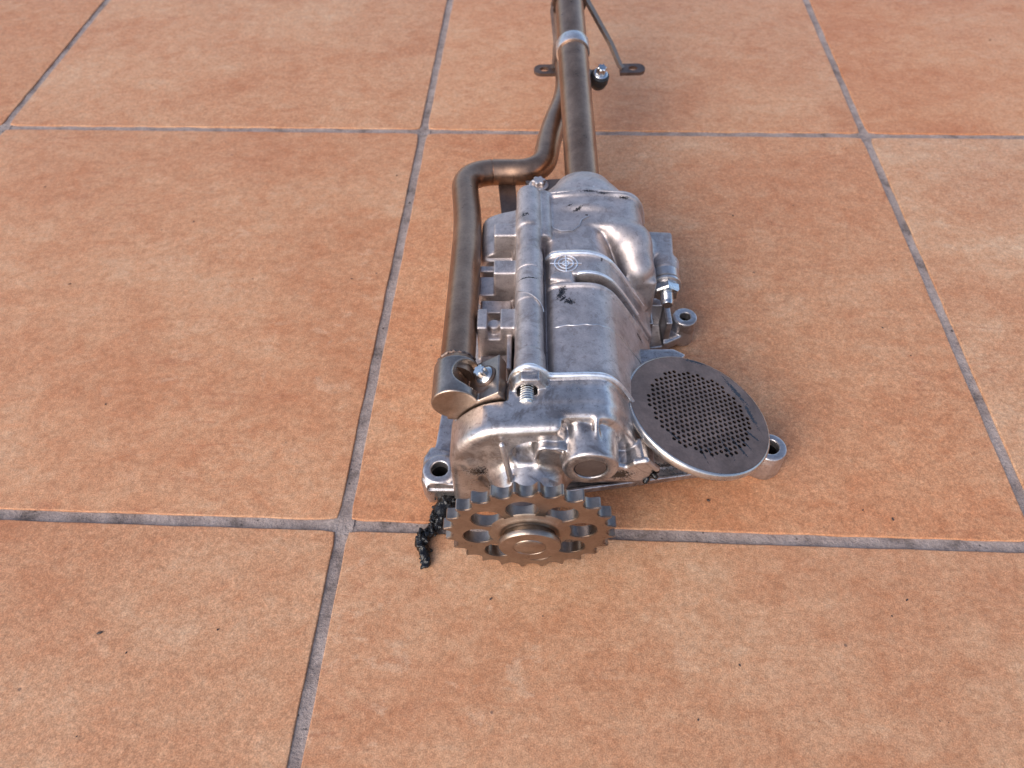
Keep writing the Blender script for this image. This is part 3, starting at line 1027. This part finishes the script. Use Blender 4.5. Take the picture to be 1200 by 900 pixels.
for a in (0, math.pi / 2):
    ca, sa = math.cos(a), math.sin(a)
    L_ = 8.0 if a == 0 else 6.2
    tube_mesh(bm, [(cx - L_ * ca, cy - L_ * sa, cz), (cx + L_ * ca, cy + L_ * sa, cz)], 0.33, 6)
part('date_mark', bm, 'lip', rear)
bm = bmesh.new()
lathe(bm, [(0, 0.2), (6.6, 0.2), (6.9, -0.1), (7.0, -3)], (26, 17.4, 60.5), (0, -1, 0), 40)
part('plug', bm, 'plug', front)

# ---- sprocket
N = 24
PR = 37.3
out = []
rr_ = 3.7
for k in range(N):
    a0 = 2 * math.pi * (k + 0.13) / N
    c = (PR * math.cos(a0), PR * math.sin(a0))
    for q in range(9):
        b = a0 + math.pi + R(67 - 134 * q / 8)
        out.append((c[0] + rr_ * math.cos(b), c[1] + rr_ * math.sin(b)))
    am = a0 + math.pi / N
    for q in (-0.35, 0.0, 0.35):
        w = am + q * 0.042
        rt_ = 37.7 - 0.3 * abs(q) * 2
        out.append((rt_ * math.cos(w), rt_ * math.sin(w)))
holes = [circle(22.6 * math.cos(R(98 + 45 * k)), 22.6 * math.sin(R(98 + 45 * k)), 6.8, 30) for k in range(8)]
xf = frame((0, 0, 38), (0, -1, 0), (1, 0, 0))
bm = bmesh.new()
plate(bm, out, holes, -5.4, 0.0, xf)
bm.normal_update()
bmesh.ops.dissolve_limit(bm, angle_limit=R(1), verts=bm.verts[:], edges=bm.edges[:])
bm.normal_update()
ed = [e for e in bm.edges if len(e.link_faces) == 2 and e.calc_face_angle(0) > R(80) and abs(e.verts[0].co.y - e.verts[1].co.y) < 1e-5]
bmesh.ops.bevel(bm, geom=ed, offset=0.0004, segments=2, affect='EDGES', clamp_overlap=True)
sprocket = part('sprocket', bm, 'sprocket')
sprocket.rotation_euler = (R(1.3), 0, 0)
sprocket.location = (0, -0.0012, 0)
sprocket['label'] = 'flat toothed steel sprocket with eight round holes'
bm = bmesh.new()
lathe(bm, [(18.0, -0.5), (17.2, 0.1), (16.2, 0.4), (15.4, 1.0), (14.4, 1.5), (13.2, 1.6), (11.8, 1.4), (11.2, 1.0), (11.2, 3.2), (11.4, 3.6), (13.0, 3.9), (13.5, 4.3),
           (13.5, 6.0), (13.0, 6.6), (7.3, 6.6), (7.15, 6.35), (6.9, 6.35), (6.7, 6.6), (0, 6.6)], (0, 0, 38), (0, -1, 0), 64)
part('hub', bm, 'sprocket', sprocket, 40)
bm = bmesh.new()
lathe(bm, [(0, 7.05), (6.0, 7.05), (6.5, 6.7), (6.5, 6.0)], (0, 0, 38), (0, -1, 0), 48)
part('shaft_end', bm, 'sprocket', sprocket, 50)
bm = bmesh.new()
lathe(bm, [(12.5, 6.0), (12.5, 14)], (0, 0, 38), (0, 1, 0), 40)
part('shaft', bm, 'plug', sprocket, 50)

# ---- strainer
SN = Vector((0.30, 0.10, 1.0)).normalized()
SC = Vector((79.2, 53.6, 51.0))
SR = 34.6
sf = frame(SC, SN, (1, 0, 0))
hole_l = []
sx = 2.9
rot = R(28)
for a in range(-14, 15):
    for b in range(-14, 15):
        u, v = (a + b * 0.5) * sx, b * sx * 0.866
        u, v = u * math.cos(rot) - v * math.sin(rot), u * math.sin(rot) + v * math.cos(rot)
        if u * u + v * v < 25.6 ** 2:
            hole_l.append(circle(u, v, 1.0, 10))
bm = bmesh.new()
plate(bm, circle(0, 0, SR + 0.15, 96), hole_l, -0.5, 0.0, sf)
strainer = bpy.data.objects.new('strainer', None)
COL.objects.link(strainer)
strainer.parent = pump
scr = part('screen', bm, 'screen', strainer)
scr['label'] = 'dark oily perforated disc with rows of small holes'
bm = bmesh.new()
rimp = [(SR - 1.6, -0.6), (SR + 0.25, -0.55), (SR + 0.3, 0.0), (SR + 0.9, -0.2), (SR + 1.4, -1.0), (SR + 1.5, -2.6), (SR + 1.0, -4.4), (SR - 0.6, -5.6), (SR - 1.6, -4.2)]
lathe(bm, rimp, SC, SN, 96)
part('rim', bm, 'rim', strainer, 60)
bm = bmesh.new()
lathe(bm, [(SR - 1.8, -1.6), (SR - 1.8, -4.6), (0, -4.6)], SC, SN, 64)
part('shade_backing', bm, 'dark', strainer)  # added black cup, painted shade behind the screen holes
ST = Cast((38, 14, 3), (118, 106, 62), 0.7)
c1 = SC - SN * 3.8
c2 = SC - SN * 13
c3 = Vector((74, 60, 22))
ST.cone(c1 - SN * 1.5, SC - SN * 13, 32.0, 16, k=0.9, r=1.0)
ST.cone(SC - SN * 17 + Vector((-6, 8, 0)), Vector((68, 66, 8)), 14, 16, k=4, r=1.5)
ST.cone((72, 66, 27), (52, 66, 29), 12, 14, k=3, r=1)
ST.slab([(50, 74), (72, 84), (80, 95), (74, 99), (56, 99), (48, 92)], 38, 44, k=2, r=1)
st = cast_part('intake_bowl', ST, 'alu_bright', strainer)

# ---- small return pipe with its end cup
PZ = [(-32.8, 56, 72.3), (-33.4, 120, 64.5), (-34.8, 184, 54.5), (-41.0, 240, 48), (-16, 243, 46.5), (9, 241, 47), (14.5, 285, 47), (27.5, 330, 48), (27, 430, 55)]
path = fillet_path(PZ, [12, 22, 20, 8, 19, 22, 20], 14)
bm = bmesh.new()
tube_mesh(bm, path, 8.1, 32)
ret = part('return_pipe', bm, 'pipe')
CU = Cast((-48, 38, 54), (-4, 78, 90), 0.45)
TONG = [(-37, 60.8), (-33, 60.4), (-28, 62.8), (-10.4, 74.8), (-13.4, 80.6), (-24, 73.5), (-32, 71)]
CU.cone((-32.6, 42.6, 71.6), (-32.8, 62.5, 72), 10.5, 10.3, k=0.4, r=0.4)
CU.prism(TONG, 42.6, 64, k=0.5, r=0.25)
CU.cone((-19.5, 54.5, 73), (-28.5, 54.5, 88), 7.6, 7.6, k=0.8, r=0.3, mode='s')
CU.prism(TONG[:5] + [(-24, 73.4), (-32, 67)], 42.6, 64, k=0.5, r=0.25)
CU.cone((-32.8, 61.5, 72), (-32.9, 66.5, 71.6), 9.9, 7.7, k=1, r=0.5)
cup = cast_part('end_cup', CU, 'steel', ret)
# weld bead
bm = bmesh.new()
rnd = random.Random(4)
wp = []
for k in range(60):
    a = 2 * math.pi * k / 60
    rr = 8.0 + rnd.uniform(-.2, .3)
    wp.append((-32.9 + rr * math.cos(a), 66.4 + rnd.uniform(-.5, .5), 71.4 + rr * math.sin(a)))
tube_mesh(bm, wp, [0.9 + rnd.uniform(-.25, .3) for _ in wp], 8, closed=True)
part('weld', bm, 'bracket', ret)


def bolt(name, o, ax, parent, mat='zinc', wr=5.2, hr=3.6, hl=4.5, hexn=6, extra=True):
    """flange bolt with a small torx style head."""
    ax = Vector(ax).normalized()
    bm = bmesh.new()
    lathe(bm, [(0, 0.0), (wr, 0.0), (wr, 0.7), (wr - 0.7, 1.3), (hr + 0.2, 1.5), (0, 1.5)], o, ax, 32)
    ref = Vector((0, 0, 1)) if abs(ax.z) < 0.9 else Vector((1, 0, 0))
    u = (ref - ax * ref.dot(ax)).normalized()
    v = ax.cross(u)
    o = Vector(o)
    rings = []
    for t, s in ((1.3, 1.0), (1.3 + hl - 0.5, 1.0), (1.3 + hl, 0.84)):
        ring = []
        for k in range(hexn * 4):
            a = 2 * math.pi * k / (hexn * 4)
            q = hr * s * (1.0 if k % 4 in (0, 1) else 0.80)
            ring.append(bm.verts.new((o + ax * t + (u * math.cos(a) + v * math.sin(a)) * q) * MM))
        rings.append(ring)
    n = hexn * 4
    for a, b in zip(rings, rings[1:]):
        for k in range(n):
            bm.faces.new((a[k], a[(k + 1) % n], b[(k + 1) % n], b[k]))
    bm.faces.new(rings[-1])
    return part(name, bm, mat, parent, 30)


bolt('bolt', (-19.6, 54.5, 77.3), (-0.53, -0.05, 0.84), ret, wr=4.3, hr=2.9, hl=4.0)
bm = bmesh.new()
lathe(bm, [(0, -1.4), (5.2, -1.4), (5.2, 0.0), (0, 0.0)], (-19.6, 54.5, 77.3), (-0.53, -0.05, 0.84), 32)
part('washer', bm, 'bracket', ret)

# long bolt end in the ridge boss: thread
bm = bmesh.new()
prof = [(0, 9.2), (2.3, 9.2), (2.8, 8.7)]
for k in range(8):
    prof += [(2.75, 8.6 - k * 1.25), (3.4, 8.2 - k * 1.25), (3.4, 7.85 - k * 1.25), (2.75, 7.45 - k * 1.25)]
lathe(bm, prof, (-1, 48.8, 76.2), (0, -1, -0.02), 28)
part('bolt_thread', bm, 'zinc', front, 25)

# ---- main pipe
t0, t1 = Vector((32.4, 196, 55.2)), Vector((29.9, 372.7, 77))
td = (t1 - t0).normalized()
bm = bmesh.new()
tube_mesh(bm, [t0 - td * 10 + td * k * 15.0 for k in range(25)], 10.25, 40)
main = part('main_pipe', bm, 'pipe')
cb = t0 + td * (343 - 196) / td.y
bm = bmesh.new()
lathe(bm, [(10.3, -4.6), (11.3, -4.6), (11.5, -4.2), (11.5, 4.2), (11.3, 4.6), (10.3, 4.6)], cb, td, 48)
part('clamp_band', bm, 'alu_bright', main)
# clamp bolt with rubber bush beside the pipe
bx, by, bz = 48.6, 327.0, 62.0
bax = Vector((0.12, -0.25, 0.96)).normalized()
bm = bmesh.new()
lathe(bm, [(0, -9), (3.2, -9), (5.4, -6.5), (6.4, -3.5), (6.5, -1.5), (6.0, -0.6), (6.4, 0.3), (6.4, 1.8), (5.5, 2.6), (0, 2.6)], (bx, by, bz), bax, 36)
bush = part('rubber_bush', bm, 'rubber', main, 60)
bolt('bolt', Vector((bx, by, bz)) + bax * 2.6, bax, main, wr=5.0, hr=3.4, hl=5.0)
bm = bmesh.new()
xf2 = frame((bx - 2, by + 6, bz - 2), (0.0, 0.1, 1), (1, 0, 0))
plate(bm, [(-14, -4), (2, -5), (6, 0), (2, 5), (-14, 12)], [], -1, 1, xf2)
part('clamp_ear', bm, 'bracket', main)


# mounting bracket: collar, two legs and two tabs
def strap(name, pts, w, t, wdir, mat, parent):
    """flat bar swept along pts; width along wdir."""
    bm = bmesh.new()
    pts = [Vector(p) for p in pts]
    wd = Vector(wdir).normalized()
    rings = []
    for i, p in enumerate(pts):
        tg = (pts[min(i + 1, len(pts) - 1)] - pts[max(i - 1, 0)]).normalized()
        w_ = (wd - tg * wd.dot(tg)).normalized()
        n_ = tg.cross(w_)
        rings.append([bm.verts.new((p + w_ * a * w / 2 + n_ * b * t / 2) * MM) for a, b in ((-1, -1), (1, -1), (1, 1), (-1, 1))])
    for a, b in zip(rings, rings[1:]):
        for k in range(4):
            bm.faces.new((a[k], a[(k + 1) % 4], b[(k + 1) % 4], b[k]))
    bm.faces.new(rings[0])
    bm.faces.new(rings[-1])
    es = [e for e in bm.edges if e.calc_face_angle(0) > R(60)]
    bmesh.ops.bevel(bm, geom=es, offset=0.0003, segments=2, affect='EDGES')
    return part(name, bm, mat, parent, 40)


cc = t0 + td * (402 - 196) / td.y
bm = bmesh.new()
lathe(bm, [(10.4, -7), (12.2, -7), (12.4, -6.6), (12.4, 6.6), (12.2, 7), (10.4, 7)], cc, td, 48)
part('bracket_collar', bm, 'bracket', main)
strap('bracket_leg', [(cc.x + 11.5, 402, cc.z + 2), (cc.x + 13.5, 398, cc.z - 1), (60, 375, 60), (66.5, 366, 49.5), (69, 364, 47.6)], 5.5, 2.2, (0.25, 1, 0), 'bracket', main)
strap('bracket_leg', [(cc.x - 11.5, 402, cc.z - 2), (cc.x - 12.2, 396, cc.z - 8), (19.4, 376, 60), (19.0, 367, 49.5), (17.5, 364, 47.6)], 9, 2.2, (0, 1, 0.2), 'bracket', main)


def tab(cx, cy, cz, sgn, L_):
    o = []
    for k in range(13):
        a = -math.pi / 2 + math.pi * k / 12
        o.append((L_ + 5.6 * math.cos(a), 5.6 * math.sin(a)))
    o += [(-6.5, 5.6), (-6.5, -5.6)]
    if sgn < 0:
        o = [(-x, y) for x, y in reversed(o)]
    h = [(sgn * (L_ * 0.5) + x * 1.25, y) for x, y in circle(0, 0, 2.6, 20)]
    bm = bmesh.new()
    plate(bm, o, [h], -1.2, 1.2, frame((cx, cy, cz), (0, -0.08, 1), (1, 0, 0)))
    part('bracket_tab', bm, 'bracket', main)


tab(73, 363.5, 47.0, 1, 6.5)
tab(13.5, 363.5, 47.0, -1, 4.0)

# pipe support strip behind the rear housing
bm = bmesh.new()
plate(bm, [(-2, 226), (24, 228), (26, 216), (2, 214)], [], 50, 52.5, lambda a, b, c: Vector((a, b, c)))
plate(bm, [(-20, 246), (-9, 246), (-5, 180), (-14, 180)], [], 39, 41.5, lambda a, b, c: Vector((a, b, c)))
part('pipe_support', bm, 'bracket', ret)
bolt('bolt', (6, 221, 52.6), (0, 0.05, 1), ret, mat='alu', wr=6, hr=4.2, hl=3)

# ---- pressure valve screwed into the right hand block
va = Vector((-0.03, -1, -0.10)).normalized()
vo = Vector((75.2, 152, 45.4))
bm = bmesh.new()
lathe(bm, [(0, -4), (7.4, -4), (7.7, 0), (7.8, 6.5), (6.6, 7.2), (6.6, 7.8), (8.3, 8.2), (8.3, 9.6), (6.6, 10), (6.3, 10.6), (0, 10.6)], vo, va, 40)
valve = part('pressure_valve', bm, 'alu_bright', None, 40)
bm = bmesh.new()
lathe(bm, [(0, 10.0), (6.9, 10.2), (7.3, 10.8), (7.3, 14.6), (6.4, 15.4), (0, 15.4)], vo, va, 6)
part('hex_nut', bm, 'zinc', valve, 20)
bm = bmesh.new()
prof = [(3.4, 14.5)]
for k in range(5):
    prof += [(3.5, 15.8 + k * 1.1), (3.1, 16.35 + k * 1.1)]
prof += [(3.2, 21.5), (2.6, 22.6), (0, 22.6)]
lathe(bm, prof, vo, va, 28)
part('stud', bm, 'zinc', valve, 60)

# ------------------------------------------------------------------ black sludge on the tiles
sl = Cast((-66, 134, 0.02), (-30, 186, 14), 0.4)
sp_ = [(-42.5, 178, 5.0), (-45, 174, 5.0), (-48.0, 169.5, 4.4), (-49.5, 165, 3.8), (-51, 159.5, 2.6), (-55.5, 156, 2.6), (-57.0, 153, 2.8), (-54.5, 147.5, 2.8), (-52.8, 142.5, 2.2)]
sr_ = [7.0, 8.2, 7.6, 5.8, 3.6, 3.6, 4.6, 4.2, 3.2]
rnd = random.Random(11)
for i in range(len(sp_) - 1):
    a, b = Vector(sp_[i]), Vector(sp_[i + 1])
    sl.caps((a.x, a.y, a.z * 0.8), (b.x, b.y, b.z * 0.8), sr_[i] * 0.62, sr_[i + 1] * 0.62, k=0.5)
    for q in range(22):
        t = rnd.random()
        rr = sr_[i] * (1 - t) + sr_[i + 1] * t
        c = a * (1 - t) + b * t + Vector((rnd.uniform(-1, 1), rnd.uniform(-1, 1), rnd.uniform(-.4, .9))) * rr * 0.62
        r0 = rnd.uniform(0.5, 1.25)
        e = c + Vector((rnd.uniform(-1, 1), rnd.uniform(-1, 1), rnd.uniform(-.5, .5))) * 1.6
        c.z, e.z = max(c.z, 0.5), max(e.z, 0.5)
        sl.caps(c, e, r0, r0 * 0.8, k=0.25)
sludge = link('oil_sludge', sl.mesh('oil_sludge'), M['oil'], None, True)
sludge['label'] = 'glossy black strand of oil sludge lying on tile and grout beside sprocket'
sludge['category'] = 'oil sludge'
# smears of the same on the casting
gl = Cast((50, 16, 20), (66, 34, 56), 0.4)
for q in range(26):
    t = rnd.random()
    c = Vector((56.6 - 3.6 * t, 26.5, 47 - 9.5 * t)) + Vector((rnd.uniform(-1, 1.6), rnd.uniform(-2, 2), rnd.uniform(-1.5, 1.5)))
    gl.caps(c, c + Vector((rnd.uniform(-1, 1), rnd.uniform(-1, 1), rnd.uniform(-1.5, .5))), rnd.uniform(.6, 1.5), None, k=0.4)
link('sludge_smear', gl.mesh('sludge_smear'), M['oil'], front, True)

# ------------------------------------------------------------------ crumbs of dirt lying about on the tiles
def on_floor(u, v):
    d = _f + _rt2 * ((u - 600) / 851.27) + _dn2 * ((v - 450) / 851.27)
    t = CAM_H / -d.z
    return Vector((d.x * t, d.y * t, 0.0))


rnd = random.Random(23)
spots_px = [(117, 742, 1.5), (148, 765, .9), (255, 738, 1.1), (465, 206, 1.3), (480, 238, 1.4), (412, 327, 1.1), (449, 385, 1.2),
            (82, 333, 1.2), (575, 702, 1.1), (830, 587, 1.5), (1011, 598, 1.0), (1046, 609, 1.3), (1063, 703, 1.0), (1045, 722, .9),
            (867, 780, 1.0), (818, 844, 1.0), (859, 253, 1.4), (1067, 417, 1.2), (1034, 384, 1.1), (1115, 388, 1.5), (227, 260, .9), (53, 219, .9),
            (124, 474, .9), (1160, 47, 1.3), (636, 722, .7), (90, 863, .7)]
for _ in range(30):
    spots_px.append((rnd.uniform(10, 1190), rnd.uniform(20, 890), rnd.uniform(0.25, 0.55)))
bm = bmesh.new()
for u, v, r0 in spots_px:
    p = on_floor(u, v)
    r0 *= 0.8
    a = rnd.uniform(0, 6.28)
    q = bmesh.ops.create_icosphere(bm, subdivisions=1, radius=1.0)
    st_ = rnd.uniform(1.0, 2.2)
    for w in q['verts']:
        k = 1 + rnd.uniform(-.35, .35)
        x, y, z = w.co.x * k * st_ * r0 * 0.55, w.co.y * k * r0 * 0.55, (w.co.z * k + 0.7) * r0 * 0.4
        w.co = p + Vector((x * math.cos(a) - y * math.sin(a), x * math.sin(a) + y * math.cos(a), z)) * MM
crumbs = obj_bm('dirt_crumbs', bm, M['crumb'], None, True, 30)
crumbs['kind'] = 'stuff'
crumbs['label'] = 'tiny dark crumbs of dirt scattered over the tiles'
crumbs['category'] = 'dirt'
